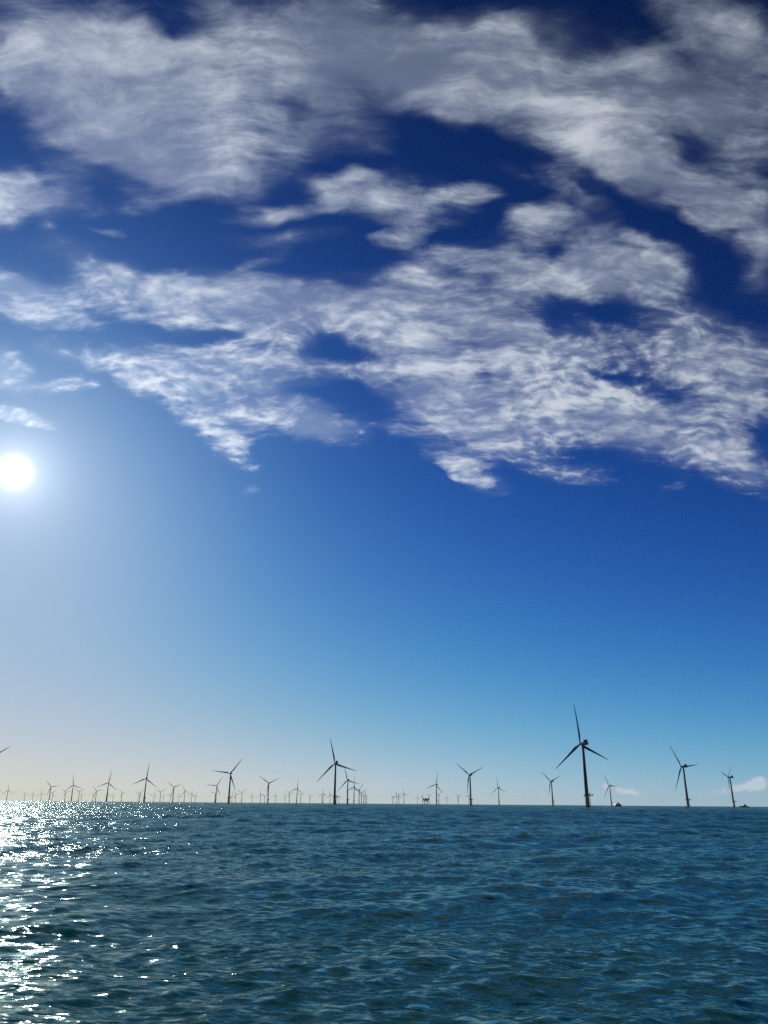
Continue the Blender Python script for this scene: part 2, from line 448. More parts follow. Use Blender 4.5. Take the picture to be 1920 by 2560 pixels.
def box(bm, x0, x1, y0, y1, z0, z1, bevel=0.0, mi=0):
    r = bmesh.ops.create_cube(bm, size=1.0)
    vs = r['verts']
    for v in vs:
        v.co = Vector(((x0 + x1) / 2 + v.co.x * (x1 - x0), (y0 + y1) / 2 + v.co.y * (y1 - y0), (z0 + z1) / 2 + v.co.z * (z1 - z0)))
    fs = list({f for v in vs for f in v.link_faces})
    for f in fs: f.material_index = mi
    if bevel:
        bmesh.ops.bevel(bm, geom=list({e for v in vs for e in v.link_edges}), offset=bevel, segments=2, affect='EDGES', profile=0.5)
def loft(bm, secs, mi=0, cap=True):
    rs = [ring(bm, s) for s in secs]
    for a, b in zip(rs, rs[1:]): bridge(bm, a, b, mi)
    if cap:
        bm.faces.new(rs[0][::-1]).material_index = mi; bm.faces.new(rs[-1]).material_index = mi
def rrect(x, w, h, zc, r, n=4):
    """rounded rectangle in the XZ plane at y = x"""
    pts = []
    for sx, sz, a0 in ((1, 1, 0), (-1, 1, 90), (-1, -1, 180), (1, -1, 270)):
        for i in range(n + 1):
            a = R(a0 + 90 * i / n)
            pts.append((sx * (w / 2 - r) + r * math.cos(a), x, zc + sz * (h / 2 - r) + r * math.sin(a)))
    return pts[::-1]
def empty(name, loc, rz, label, cat, group=None):
    o = bpy.data.objects.new(name, None); col.objects.link(o)
    o.location = loc; o.rotation_euler = (0, 0, rz)
    o['label'] = label; o['category'] = cat
    if group: o['group'] = group
    return o

# ------------------------------------------------------------------ the sea
def build_sea():
    # polar rows, closer together near the viewer; waves are kept where the mesh can carry them
    r = [1.2]
    while r[-1] < 16000: r.append(r[-1] + max(0.025, 0.0040 * r[-1]))
    r = np.array(r, np.float64)
    dr = np.gradient(r)
    az = np.concatenate([np.arange(-180, -44, 3.0), np.arange(-44, 44, 0.085), np.arange(44, 179, 3.0)])
    az = np.radians(az)
    nr, na = len(r), len(az)
    X = (r[:, None] * np.sin(az)[None, :]); Y = (r[:, None] * np.cos(az)[None, :])
    g = np.random.default_rng(5)
    NW = 130
    lam = np.exp(np.linspace(math.log(0.16), math.log(30.0), NW) + g.uniform(-0.02, 0.02, NW))
    head = R(180 - 27) + g.normal(0, 1, NW) * R(38)            # waves run with the wind, towards the viewer
    ph = g.uniform(0, 2 * math.pi, NW)
    # slope carried by each component
    sl = np.interp(np.log(lam), np.log([0.16, 0.3, 0.6, 1.2, 2.5, 5.0, 11.0, 30.0]), [1.1, 1.25, 1.15, 0.88, 0.68, 0.52, 0.26, 0.12]) * g.uniform(0.6, 1.4, NW)
    sl *= 0.138 / math.sqrt((sl ** 2).sum() / 2)
    tmin, tmax = 3.0, 6.0
    W = np.clip((lam[None, :] / dr[:, None] - tmin) / (tmax - tmin), 0, 1); W = W * W * (3 - 2 * W)
    keep = np.sqrt(((W * sl) ** 2).sum(1) / (sl ** 2).sum())
    boost = np.clip(0.85 / np.maximum(keep, 0.05), 1.0, 4.0)
    W *= boost[:, None] * np.clip((2600 - r) / 1600, 0, 1)[:, None]
    Z = np.zeros((nr, na)); DX = np.zeros((nr, na)); DY = np.zeros((nr, na))
    for i in range(NW):
        rows = np.nonzero(W[:, i] > 1e-3)[0]
        if not len(rows): continue
        lo, hi = rows[0], rows[-1] + 1
        kx, ky = math.sin(head[i]) * 2 * math.pi / lam[i], math.cos(head[i]) * 2 * math.pi / lam[i]
        P = (X[lo:hi] * kx + Y[lo:hi] * ky + ph[i]).astype(np.float32)
        A = (W[lo:hi, i] * sl[i] * lam[i] / (2 * math.pi))[:, None].astype(np.float32)
        Z[lo:hi] += A * np.cos(P)
        S = A * np.sin(P) * 0.5
        DX[lo:hi] -= S * math.sin(head[i]); DY[lo:hi] -= S * math.cos(head[i])
    X += DX; Y += DY
    co = np.stack([X, Y, Z], -1).reshape(-1, 3)
    co = np.concatenate([co, [[0, 0, 0]]]).astype(np.float32)
    i = np.arange(nr - 1)[:, None] * na; j = np.arange(na)[None, :]; j2 = (j + 1) % na
    quads = np.stack([i + j, i + j2, i + na + j2, i + na + j], -1).reshape(-1, 4)
    c = nr * na
    jj = np.arange(na)
    tris = np.stack([np.full(na, c), (jj + 1) % na, jj], -1)
    me = bpy.data.meshes.new('sea')
    nl = quads.size + tris.size; npoly = len(quads) + len(tris)
    me.vertices.add(len(co)); me.vertices.foreach_set('co', co.ravel())
    me.loops.add(nl); me.loops.foreach_set('vertex_index', np.concatenate([quads.ravel(), tris.ravel()]).astype(np.int32))
    me.polygons.add(npoly)
    starts = np.concatenate([np.arange(len(quads)) * 4, quads.size + np.arange(na) * 3]).astype(np.int32)
    me.polygons.foreach_set('loop_start', starts)
    me.polygons.foreach_set('use_smooth', np.ones(npoly, bool))
    me.update(calc_edges=True)
    me.materials.append(M['water'])
    o = bpy.data.objects.new('sea', me); col.objects.link(o)
    o['kind'] = 'structure'
    o['label'] = 'wind-rippled teal sea running out to the horizon'
build_sea()

# ------------------------------------------------------------------ wind turbines (metres; local +Y is upwind)
HUB = 83.0
def tower_mesh(bm, n):
    lathe(bm, [(2.55, 15.2), (2.5, 17), (2.15, 45), (1.75, HUB - 2.2)], n)
    for z in (28.0, 47.0, 65.0):                      # flange rings
        rr = 2.55 + (1.75 - 2.55) * (z - 15.2) / (HUB - 17.4)
        lathe(bm, [(rr, z - 0.12), (rr + 0.05, z - 0.1), (rr + 0.05, z + 0.1), (rr, z + 0.12)], n, cap=False)
def base_mesh(bm, n):
    lathe(bm, [(3.05, -4.0), (3.05, 2.2)], n, 1, cap=False)
    lathe(bm, [(3.05, 2.2), (3.05, 2.25), (2.85, 9), (2.75, 14.6)], n, 0)
    if n > 16:                                         # boat landing: fender tubes with ladder, clear of the shell
        for s in (-0.9, 0.9):
            tube(bm, (4.0, s, -2), (4.0, s, 11.5), 0.22)
            for z in (1.5, 6, 10.8): tube(bm, (2.7, s, z), (4.0, s, z), 0.14)
        for i in range(22): tube(bm, (3.95, -0.45, 0.5 + i * 0.5), (3.95, 0.45, 0.5 + i * 0.5), 0.05, 5)
        for s in (-0.45, 0.45): tube(bm, (3.95, s, 0), (3.95, s, 15.5), 0.06, 5)
def platform_mesh(bm):
    # round deck with a lay-down deck reaching out to one side
    a0 = R(26)
    out = []
    for i in range(29):
        a = a0 + (2 * math.pi - 2 * a0) * i / 28
        out.append((4.5 * math.cos(a), 4.5 * math.sin(a)))
    out += [(8.4, -1.95), (8.4, 1.95)]
    A = ring(bm, [(x, y, 14.6) for x, y in out]); B = ring(bm, [(x, y, 15.1) for x, y in out])
    bridge(bm, A, B); bm.faces.new(A[::-1]); bm.faces.new(B)
    for i in range(8):                                 # brackets
        a = R(45 * i + 22)
        tube(bm, (2.8 * math.cos(a), 2.8 * math.sin(a), 12.9), (4.1 * math.cos(a), 4.1 * math.sin(a), 14.62), 0.14, 6)
    tube(bm, (2.8, 0, 12.4), (7.2, 0, 14.62), 0.16, 6)
    return out
def railing_mesh(bm, out):
    pts = [Vector((x * 0.975, y * 0.975, 0)) for x, y in out]
    n = len(pts)
    for i in range(n):
        p, q = pts[i], pts[(i + 1) % n]
        for z in (15.6, 16.2): tube(bm, (p.x, p.y, z), (q.x, q.y, z), 0.05, 5)
        m = max(1, round((q - p).length / 1.1))
        for j in range(m):
            w = p.lerp(q, j / m); tube(bm, (w.x, w.y, 15.08), (w.x, w.y, 16.22), 0.05, 5)
    # toe boards
    for i in range(n):
        p, q = pts[i], pts[(i + 1) % n]
        tube(bm, (p.x, p.y, 15.2), (q.x, q.y, 15.2), 0.09, 4)
def crane_mesh(bm):
    lathe_at = (4.4, -0.9)
    tube(bm, (*lathe_at, 15.0), (*lathe_at, 17.0), 0.32, 10)
    tube(bm, (*lathe_at, 16.8), (6.1, -1.1, 20.6), 0.26, 8, r2=0.14)
    tube(bm, (4.75, -0.9, 16.2), (5.3, -1.0, 18.6), 0.1, 6)
    box(bm, 4.0, 4.8, -1.3, -0.5, 16.7, 17.3, 0.06)
def cabinet_mesh(bm):
    box(bm, 2.6, 3.5, 1.2, 2.6, 15.1, 17.1, 0.06)
def container_mesh(bm):
    box(bm, 7.2, 8.1, -1.4, 0.2, 15.1, 16.6, 0.08)
def nacelle_mesh(bm):
    z = HUB + 0.25
    loft(bm, [rrect(3.3, 3.0, 3.2, z, 1.2), rrect(2.6, 3.5, 3.8, z, 0.9), rrect(0.5, 3.9, 4.1, z, 0.7), rrect(-7.5, 3.9, 4.1, z, 0.7), rrect(-9.6, 3.7, 3.9, z - 0.05, 0.9), rrect(-10.5, 2.9, 3.0, z - 0.15, 1.0)])
    for yy in (-2.0, -5.0):                            # roof hatches
        box(bm, -0.7, 0.7, yy - 0.6, yy + 0.6, HUB + 2.28, HUB + 2.42, 0.04)
    tube(bm, (0, 0, HUB - 2.6), (0, 0, HUB - 1.6), 1.95, 20)
def cooler_mesh(bm):
    z0 = HUB + 2.25
    # sloping side cheeks and roof of the cooler, radiators facing aft
    for s in (-1, 1):
        A = ring(bm, [(s * 1.95, -3.6, z0), (s * 1.95, -8.4, z0), (s * 1.95, -8.8, z0 + 3.0), (s * 1.95, -5.6, z0 + 3.0)])
        B = ring(bm, [(s * 1.78, -3.6, z0), (s * 1.78, -8.4, z0), (s * 1.78, -8.8, z0 + 3.0), (s * 1.78, -5.6, z0 + 3.0)])
        bridge(bm, A, B); bm.faces.new(A); bm.faces.new(B[::-1])
    box(bm, -1.77, 1.77, -8.8, -5.6, z0 + 2.82, z0 + 2.98, 0.03)
    box(bm, -1.77, 1.77, -5.75, -5.62, z0 + 0.1, z0 + 2.8, 0.02)
    for i in range(2):
        x0 = -1.72 + i * 1.76
        box(bm, x0, x0 + 1.68, -8.55, -8.1, z0 + 0.25, z0 + 2.7, 0.03, mi=1)
    for s in (-1, 1):                                  # wind vane masts
        tube(bm, (s * 1.2, -7.6, z0 + 2.95), (s * 1.2, -7.6, z0 + 4.3), 0.06, 6)
        tube(bm, (s * 1.2 - 0.3, -7.6, z0 + 4.3), (s * 1.2 + 0.3, -7.6, z0 + 4.3), 0.05, 6)
def hub_mesh(bm):
    prof = [(0.02, 2.6), (0.7, 2.35), (1.25, 1.7), (1.62, 0.8), (1.75, 0), (1.7, -0.9), (1.5, -1.3)]
    n = 20
    rs = [ring(bm, [(r * math.cos(2 * math.pi * i / n), y, r * math.sin(2 * math.pi * i / n)) for i in range(n)]) for r, y in prof]
    for a, b in zip(rs, rs[1:]): bridge(bm, a, b)
    bm.faces.new(rs[0][::-1]); bm.faces.new(rs[-1])
def blade_mesh(bm, n=14, st=None):
    # chord along X (trailing edge +X), thickness along Y, span along Z
    st = st or [(1.2, 2.1, 1.0, 0.5, 0), (2.6, 2.1, 1.0, 0.5, 14), (5, 2.5, 0.75, 0.42, 14), (8, 3.4, 0.5, 0.34, 13), (11, 3.95, 0.36, 0.30, 11), (15, 3.7, 0.29, 0.29, 8), (20, 3.2, 0.26, 0.28, 6), (27, 2.65, 0.23, 0.28, 4), (34, 2.15, 0.21, 0.28, 2.5), (41, 1.7, 0.19, 0.28, 1.2), (48, 1.25, 0.18, 0.28, 0.3), (53, 0.85, 0.17, 0.28, 0), (55.3, 0.45, 0.17, 0.3, 0), (56.0, 0.1, 0.2, 0.4, 0)]
    rs = []
    for z, ch, tk, le, tw in st:
        pts = []
        for i in range(n):
            a = 2 * math.pi * i / n
            x = ch * (0.5 - le + 0.5 * math.cos(a))
            sharp = 1.0 if z < 3 else (0.5 - 0.5 * math.cos(a)) ** 0.6 * 0.75 + 0.25
            y = 0.5 * ch * tk * math.sin(a) * sharp
            c, s = math.cos(R(tw)), math.sin(R(tw))
            pts.append((x * c - y * s, x * s + y * c + 1.6 * (z / 56) ** 2, z))
        rs.append(ring(bm, pts))
    for a, b in zip(rs, rs[1:]): bridge(bm, a, b)
    bm.faces.new(rs[0][::-1]); bm.faces.new(rs[-1])

PAD = R(-22)      # every platform's lay-down deck points the same compass way
def part(name, fn, mats, parent, smooth=False, **kw):
    bm = bmesh.new(); fn(bm, **kw) if kw else fn(bm)
    bmesh.ops.recalc_face_normals(bm, faces=bm.faces[:])
    return link_mesh(name, bm, mats, parent, None, smooth)
def rotor_matrix(phi): return Matrix.Translation((0, 5.0, HUB + 0.3)) @ Matrix.Rotation(R(5), 4, 'X') @ Matrix.Rotation(R(phi), 4, 'Y')
def make_detailed():
    t = empty('wind_turbine', (0, 0, 0), 0, 'turbine', 'wind turbine')
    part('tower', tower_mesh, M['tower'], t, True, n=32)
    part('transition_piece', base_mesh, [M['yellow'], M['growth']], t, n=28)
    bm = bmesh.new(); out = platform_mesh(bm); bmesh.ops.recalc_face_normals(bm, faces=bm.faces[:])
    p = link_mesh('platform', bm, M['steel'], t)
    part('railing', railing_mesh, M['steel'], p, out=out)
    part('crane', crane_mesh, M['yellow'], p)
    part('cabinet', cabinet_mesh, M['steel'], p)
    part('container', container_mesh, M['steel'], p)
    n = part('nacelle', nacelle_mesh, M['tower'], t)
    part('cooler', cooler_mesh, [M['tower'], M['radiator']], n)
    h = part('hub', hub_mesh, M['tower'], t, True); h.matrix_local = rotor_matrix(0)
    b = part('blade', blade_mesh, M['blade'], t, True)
    for k in (1, 2):
        c = b.copy(); col.objects.link(c); c.parent = t
    return t
def far_platform(bm):
    lathe(bm, [(4.4, 14.6), (4.4, 16.0)], 12)
    box(bm, 3.9, 8.4, -1.9, 1.9, 14.6, 15.9, 0.2)
def far_nacelle(bm):
    z = HUB + 0.25
    loft(bm, [rrect(3.0, 3.4, 3.7, z, 0.9, 2), rrect(-8.0, 3.9, 4.1, z, 0.7, 2), rrect(-10.3, 3.0, 3.2, z, 0.9, 2)])
    loft(bm, [[(-1.9, -4.0, HUB + 2.2), (1.9, -4.0, HUB + 2.2), (1.9, -8.6, HUB + 2.2), (-1.9, -8.6, HUB + 2.2)], [(-1.9, -5.8, HUB + 5.1), (1.9, -5.8, HUB + 5.1), (1.9, -8.7, HUB + 5.1), (-1.9, -8.7, HUB + 5.1)]])
    loft(bm, [rrect(3.1, 2.8, 2.8, z, 1.2, 2), rrect(5.6, 3.4, 3.4, z, 1.5, 2), rrect(7.2, 1.4, 1.4, z, 0.6, 2)])
def make_plain():
    t = empty('wind_turbine', (0, 0, 0), 0, 'turbine', 'wind turbine')
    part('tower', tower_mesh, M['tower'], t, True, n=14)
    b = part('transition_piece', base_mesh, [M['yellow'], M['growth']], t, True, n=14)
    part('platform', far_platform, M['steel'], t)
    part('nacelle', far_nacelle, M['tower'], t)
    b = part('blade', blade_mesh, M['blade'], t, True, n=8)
    for k in (1, 2):
        c = b.copy(); col.objects.link(c); c.parent = t
    return t
def copy_tree(o, parent=None):
    c = o.copy(); col.objects.link(c)
    if parent: c.parent = parent
    for ch in list(o.children): copy_tree(ch, c)
    return c
def place(t, x, y, yaw, phi, label):
    t.location = (x, y, 0); t.rotation_euler = (0, 0, -R(yaw))
    t['label'] = label; t['category'] = 'wind turbine'; t['group'] = 'wind turbines of the offshore farm'
    k = 0
    for ch in t.children:
        kind = ch.name.split('.')[0]
        if kind == 'blade':
            ch.matrix_local = rotor_matrix(phi + 120 * k); k += 1
        elif kind in ('platform', 'transition_piece'):
            ch.rotation_euler = (0, 0, PAD + R(yaw))

# bearing (deg), distance (m), blade angle, wind bearing, label
TURBINES = [
    (-26.41, 1946, 55.0, -27.6, 'dark turbine cut off by the left edge, only one blade tip showing'),
    (-25.33, 9565, 55.0, -28.4, 'faint small turbine, first one in from the left edge'),
    (-24.76, 7658, -5.0, -26.6, 'faint small turbine, second one in from the left edge'),
    (-23.72, 11530, -42.1, -28.1, 'faint small turbine, third one in from the left edge'),
    (-23.25, 11730, -5.0, -28.6, 'faint small turbine, fourth one in from the left edge'),
    (-22.74, 10417, -10.0, -26.6, 'faint small turbine, fifth one in from the left edge'),
    (-22.24, 5386, -42.0, -23.5, 'hazy mid-sized turbine with Y-spread blades above the widest part of the glitter'),
    (-22.07, 9619, 36.0, -24.2, 'faint small turbine, first one right of the Y-bladed turbine above the glitter'),
    (-21.3, 8681, -45.0, -24.4, 'faint small turbine, second one right of the Y-bladed turbine above the glitter'),
    (-20.89, 4673, -10.1, -27.7, 'hazy turbine at the far left with its top blade leaning slightly left'),
    (-20.45, 7897, 57.1, -25.8, 'faint small turbine, first one right of the far-left turbine with its top blade leaning left'),
    (-20.28, 11702, -30.2, -27.3, 'faint small turbine, second one right of the far-left turbine with its top blade leaning left'),
    (-19.56, 10941, 40.3, -28.0, 'faint small turbine, third one right of the far-left turbine with its top blade leaning left'),
    (-19.39, 7223, -42.4, -28.4, 'faint small turbine, fourth one right of the far-left turbine with its top blade leaning left'),
    (-18.66, 11079, 2.0, -23.4, "faint turbine half hidden by the upright-blade turbine at the glitter's end"),
    (-18.7, 3971, 7.1, -27.7, 'dark upright-blade turbine standing where the glitter path ends'),
    (-18.31, 12982, 35.1, -24.0, "faint small turbine, first one right of the upright-blade turbine at the glitter's end"),
    (-17.75, 8908, -38.2, -24.2, "faint small turbine, second one right of the upright-blade turbine at the glitter's end"),
    (-16.66, 11158, 42.5, -27.8, "faint small turbine, third one right of the upright-blade turbine at the glitter's end"),
    (-16.59, 8235, 40.2, -24.2, "faint small turbine, fourth one right of the upright-blade turbine at the glitter's end"),
    (-16.29, 3132, 5.1, -27.1, 'tallest upright-blade turbine in the left third, over plain blue water'),
    (-15.66, 10618, 20.3, -25.2, 'faint small turbine, first one right of the tallest upright-blade turbine on the left'),
    (-15.25, 7455, 57.4, -24.6, 'faint small turbine, second one right of the tallest upright-blade turbine on the left'),
    (-15.04, 12821, 25.3, -23.9, 'faint small turbine, third one right of the tallest upright-blade turbine on the left'),
    (-14.58, 10228, 20.2, -23.7, 'faint small turbine, fourth one right of the tallest upright-blade turbine on the left'),
    (-14.41, 4926, 65.7, -28.5, 'mid-sized Y-bladed turbine, first one right of the tallest upright-blade turbine on the left'),
    (-14.02, 12123, 0.0, -25.4, 'faint small turbine, first one right of the mid-sized Y-bladed turbine on the left'),
    (-13.66, 6942, -22.4, -25.0, 'faint small turbine, second one right of the mid-sized Y-bladed turbine on the left'),
    (-13.18, 9061, 5.1, -26.0, 'faint small turbine, third one right of the mid-sized Y-bladed turbine on the left'),
    (-12.92, 11207, 20.6, -27.9, 'faint small turbine, fourth one right of the mid-sized Y-bladed turbine on the left'),
    (-11.6, 8112, 46.3, -28.5, 'faint turbine half hidden behind the smaller same-posed turbine left of centre'),
    (-11.54, 4312, 32.9, -26.2, 'smaller copy of the tall left-of-centre turbine, standing just left of it'),
    (-10.66, 2444, 36.7, -23.4, 'tall dark left-of-centre turbine with blades pointing left, upper right and down'),
    (-10.44, 10838, 0.0, -23.8, 'faint small turbine, first one right of the tall left-of-centre turbine'),
    (-10.19, 8921, -41.1, -25.7, 'faint small turbine, second one right of the tall left-of-centre turbine'),
    (-9.78, 7320, 53.3, -27.2, 'faint small turbine, third one right of the tall left-of-centre turbine'),
    (-9.06, 10857, -15.5, -23.5, 'faint small turbine, fourth one right of the tall left-of-centre turbine'),
    (-8.49, 8708, -10.5, -25.6, 'faint small turbine, fifth one right of the tall left-of-centre turbine'),
    (-8.2, 11501, -46.1, -23.7, 'faint small turbine, sixth one right of the tall left-of-centre turbine'),
    (-7.97, 3651, 63.9, -23.9, 'Y-bladed dark turbine halfway between the two tall dark turbines'),
    (-7.46, 10326, 15.8, -25.9, 'faint small turbine, first one right of the Y-bladed turbine between the two tall ones'),
    (-6.78, 10446, -51.7, -26.5, 'faint small turbine, second one right of the Y-bladed turbine between the two tall ones'),
    (-6.48, 7617, -51.6, -25.4, 'faint small turbine, third one right of the Y-bladed turbine between the two tall ones'),
    (-5.97, 4910, 6.4, -26.4, 'slim upright-blade turbine just left of the tall centre turbine'),
    (-5.7, 8869, 47.2, -28.0, 'faint small turbine, first one right of the slim upright-blade turbine near the centre'),
    (-5.04, 10163, -57.0, -27.2, 'faint small turbine, second one right of the slim upright-blade turbine near the centre'),
    (-4.2, 10379, 62.3, -28.7, 'faint turbine overlapping a slightly nearer one left of the tall centre turbine'),
    (-4.14, 7410, 0.0, -24.1, 'faint small turbine, fourth one right of the slim upright-blade turbine near the centre'),
    (-3.64, 8391, -19.7, -28.7, 'faint small turbine, fifth one right of the slim upright-blade turbine near the centre'),
    (-3.32, 1748, -15.0, -25.2, 'tall dark centre turbine whose top blade leans left, heading a receding row'),
    (-3.01, 10800, -13.1, -27.3, 'faint small turbine between the tall centre turbine and the row behind it'),
    (-2.42, 3044, -17.3, -25.8, 'first turbine behind the tall centre turbine, its top blade leaning left'),
    (-1.96, 4305, 0.0, -26.2, 'second turbine in the row behind the tall centre turbine, one blade upright'),
    (-1.6, 5306, 35.7, -26.9, 'third turbine in the row behind the tall centre turbine, blade to upper right'),
    (-1.42, 6567, 52.0, -23.0, 'fourth turbine in the row behind the tall centre turbine, nacelle showing dark'),
    (-1.27, 7666, 45.2, -27.8, 'fifth turbine in the row receding from the tall centre turbine'),
    (-1.16, 8936, 5.5, -26.5, 'sixth and second farthest turbine in the row receding from the centre turbine'),
    (-1.08, 9898, 43.2, -27.8, 'last and faintest turbine in the row receding from the tall centre turbine'),
    (0.78, 10111, -37.9, -25.2, 'faint small turbine, first one right of the receding centre row'),
    (1.02, 9061, 0.0, -27.3, 'faint small turbine, second one right of the receding centre row'),
    (1.2, 8070, 63.0, -26.9, 'faint small turbine, third one right of the receding centre row'),
    (1.57, 7198, -13.3, -24.5, 'faint small turbine, fourth one right of the receding centre row'),
    (2.52, 11698, 5.7, -27.1, 'faint turbine standing just left of the offshore substation, apart from it'),
    (2.86, 9543, 5.7, -25.6, 'faint turbine touching the left end of the offshore substation'),
    (3.34, 8741, 58.0, -23.6, 'hazy turbine rising from behind the right end of the offshore substation'),
    (3.86, 3628, 10.6, -28.4, 'dark turbine just right of the offshore substation'),
    (4.02, 7572, 49.9, -28.6, 'hazy turbine close to the right of the dark turbine beside the substation'),
    (4.58, 11230, 0.0, -27.6, 'faint small turbine, second one right of the dark turbine beside the substation'),
    (5.39, 8900, -49.1, -24.4, 'faint small turbine, third one right of the dark turbine beside the substation'),
    (6.12, 8807, 34.1, -25.3, 'faint turbine half hidden behind the tall Y-bladed turbine right of centre'),
    (6.25, 2392, -55.1, -27.6, 'tall Y-bladed turbine with a platform, between substation and largest turbine'),
    (8.21, 4208, -8.5, -27.0, 'slim upright-blade turbine between two Y-bladed turbines, right of centre'),
    (11.88, 3033, 67.8, -27.9, 'Y-bladed turbine just left of the largest turbine'),
    (14.2, 1155, -9, -26.2, 'largest and nearest turbine, on a yellow base with platform and crane'),
    (15.77, 3736, -30, -27, 'small turbine in front of a white cloud, beside the workboat'),
    (20.63, 1890, -36.7, -29, 'leaning turbine on a yellow base, second from the right edge'),
    (23.41, 2624, 44.8, -48, 'rightmost turbine seen nearly edge-on, beside the dark boat'),
]

proto = {}
def build_turbines():
    for az, d, phi, yaw, label in TURBINES:
        kind = 'near' if d < 3300 else 'far'
        if kind not in proto:
            t = proto[kind] = make_detailed() if kind == 'near' else make_plain()
        else:
            t = copy_tree(proto[kind])
        place(t, d * math.sin(R(az)), d * math.cos(R(az)), yaw, phi, label)
build_turbines()

# ------------------------------------------------------------------ offshore substation
def at(az, d, z=0.0): return (d * math.sin(R(az)), d * math.cos(R(az)), z)
def build_substation():
    t = empty('offshore_substation', at(3.12, 5200), R(-3), 'dark two-storey offshore substation standing on legs, just left of a dark turbine', 'offshore platform')
    def legs(sx, sy):
        def f(bm):
            tube(bm, (sx * 9.5, sy * 8, -4), (sx * 9.0, sy * 7.5, 17.5), 2.1, 14)
        return f
    for sx in (-1, 1):
        for sy in (-1, 1):
            part('leg', legs(sx, sy), M['yellow'], t, True)
    def braces(bm):
        for sy in (-1, 1):
            y = sy * 7.8
            tube(bm, (-9.3, y, 1), (9.1, y, 14), 0.5, 8); tube(bm, (9.3, y, 1), (-9.1, y, 14), 0.5, 8)
        for sx in (-1, 1):
            tube(bm, (sx * 9.3, -7.8, 1), (sx * 9.1, 7.6, 14), 0.5, 8)
    part('brace', braces, M['yellow'], t)
    def cable_deck(bm):
        box(bm, -17.5, 17.5, -12, 12, 17.4, 18.4, 0.1)
        box(bm, -16.5, -7, -11, 11, 18.41, 22.0, 0.15); box(bm, -5.5, 12, -11, 11, 18.41, 22.4, 0.15)
        for x in (-17, -6.2, 13.5, 17): tube(bm, (x, -11.4, 18.3), (x, -11.4, 23.2), 0.35, 8); tube(bm, (x, 11.4, 18.3), (x, 11.4, 23.2), 0.35, 8)
    part('cable_deck', cable_deck, M['topside'], t)
    def main_deck(bm):
        box(bm, -20.5, 20.5, -13, 13, 23.0, 24.2, 0.1)
        box(bm, -19.5, 19.0, -12, 12, 24.21, 30.5, 0.2)
    part('main_deck', main_deck, M['topside'], t)
    def transformer(bm):
        loft(bm, [[(-19, -11, 30.52), (-8.5, -11, 30.52), (-8.5, 11, 30.52), (-19, 11, 30.52)], [(-19, -11, 36.8), (-17, -11, 36.8), (-17, 11, 36.8), (-19, 11, 36.8)]])
        for i in range(6): box(bm, -18 + i * 1.5, -17.4 + i * 1.5, -11.6, -11.02, 30.6, 33.0)
    part('transformer_roof', transformer, M['topside'], t)
    def room(x0, x1, z1):
        def f(bm):
            box(bm, x0, x1, -11.5, 11.5, 30.52, z1, 0.2)
            for i in range(4): box(bm, x0 + 1 + i * 2.2, x0 + 2.2 + i * 2.2, -11.62, -11.52, 32.2, 34.4)
        return f
    part('switchgear_room', room(-5.5, 5.5, 37.4), M['topside'], t)
    part('control_room', room(10.0, 18.2, 36.0), M['topside'], t)
    def crane(bm):
        tube(bm, (7.6, -9, 30.5), (7.6, -9, 35.2), 0.6, 10); tube(bm, (7.6, -9, 34.8), (13.5, -9, 38.6), 0.35, 8)
    part('crane', crane, M['yellow'], t)
build_substation()

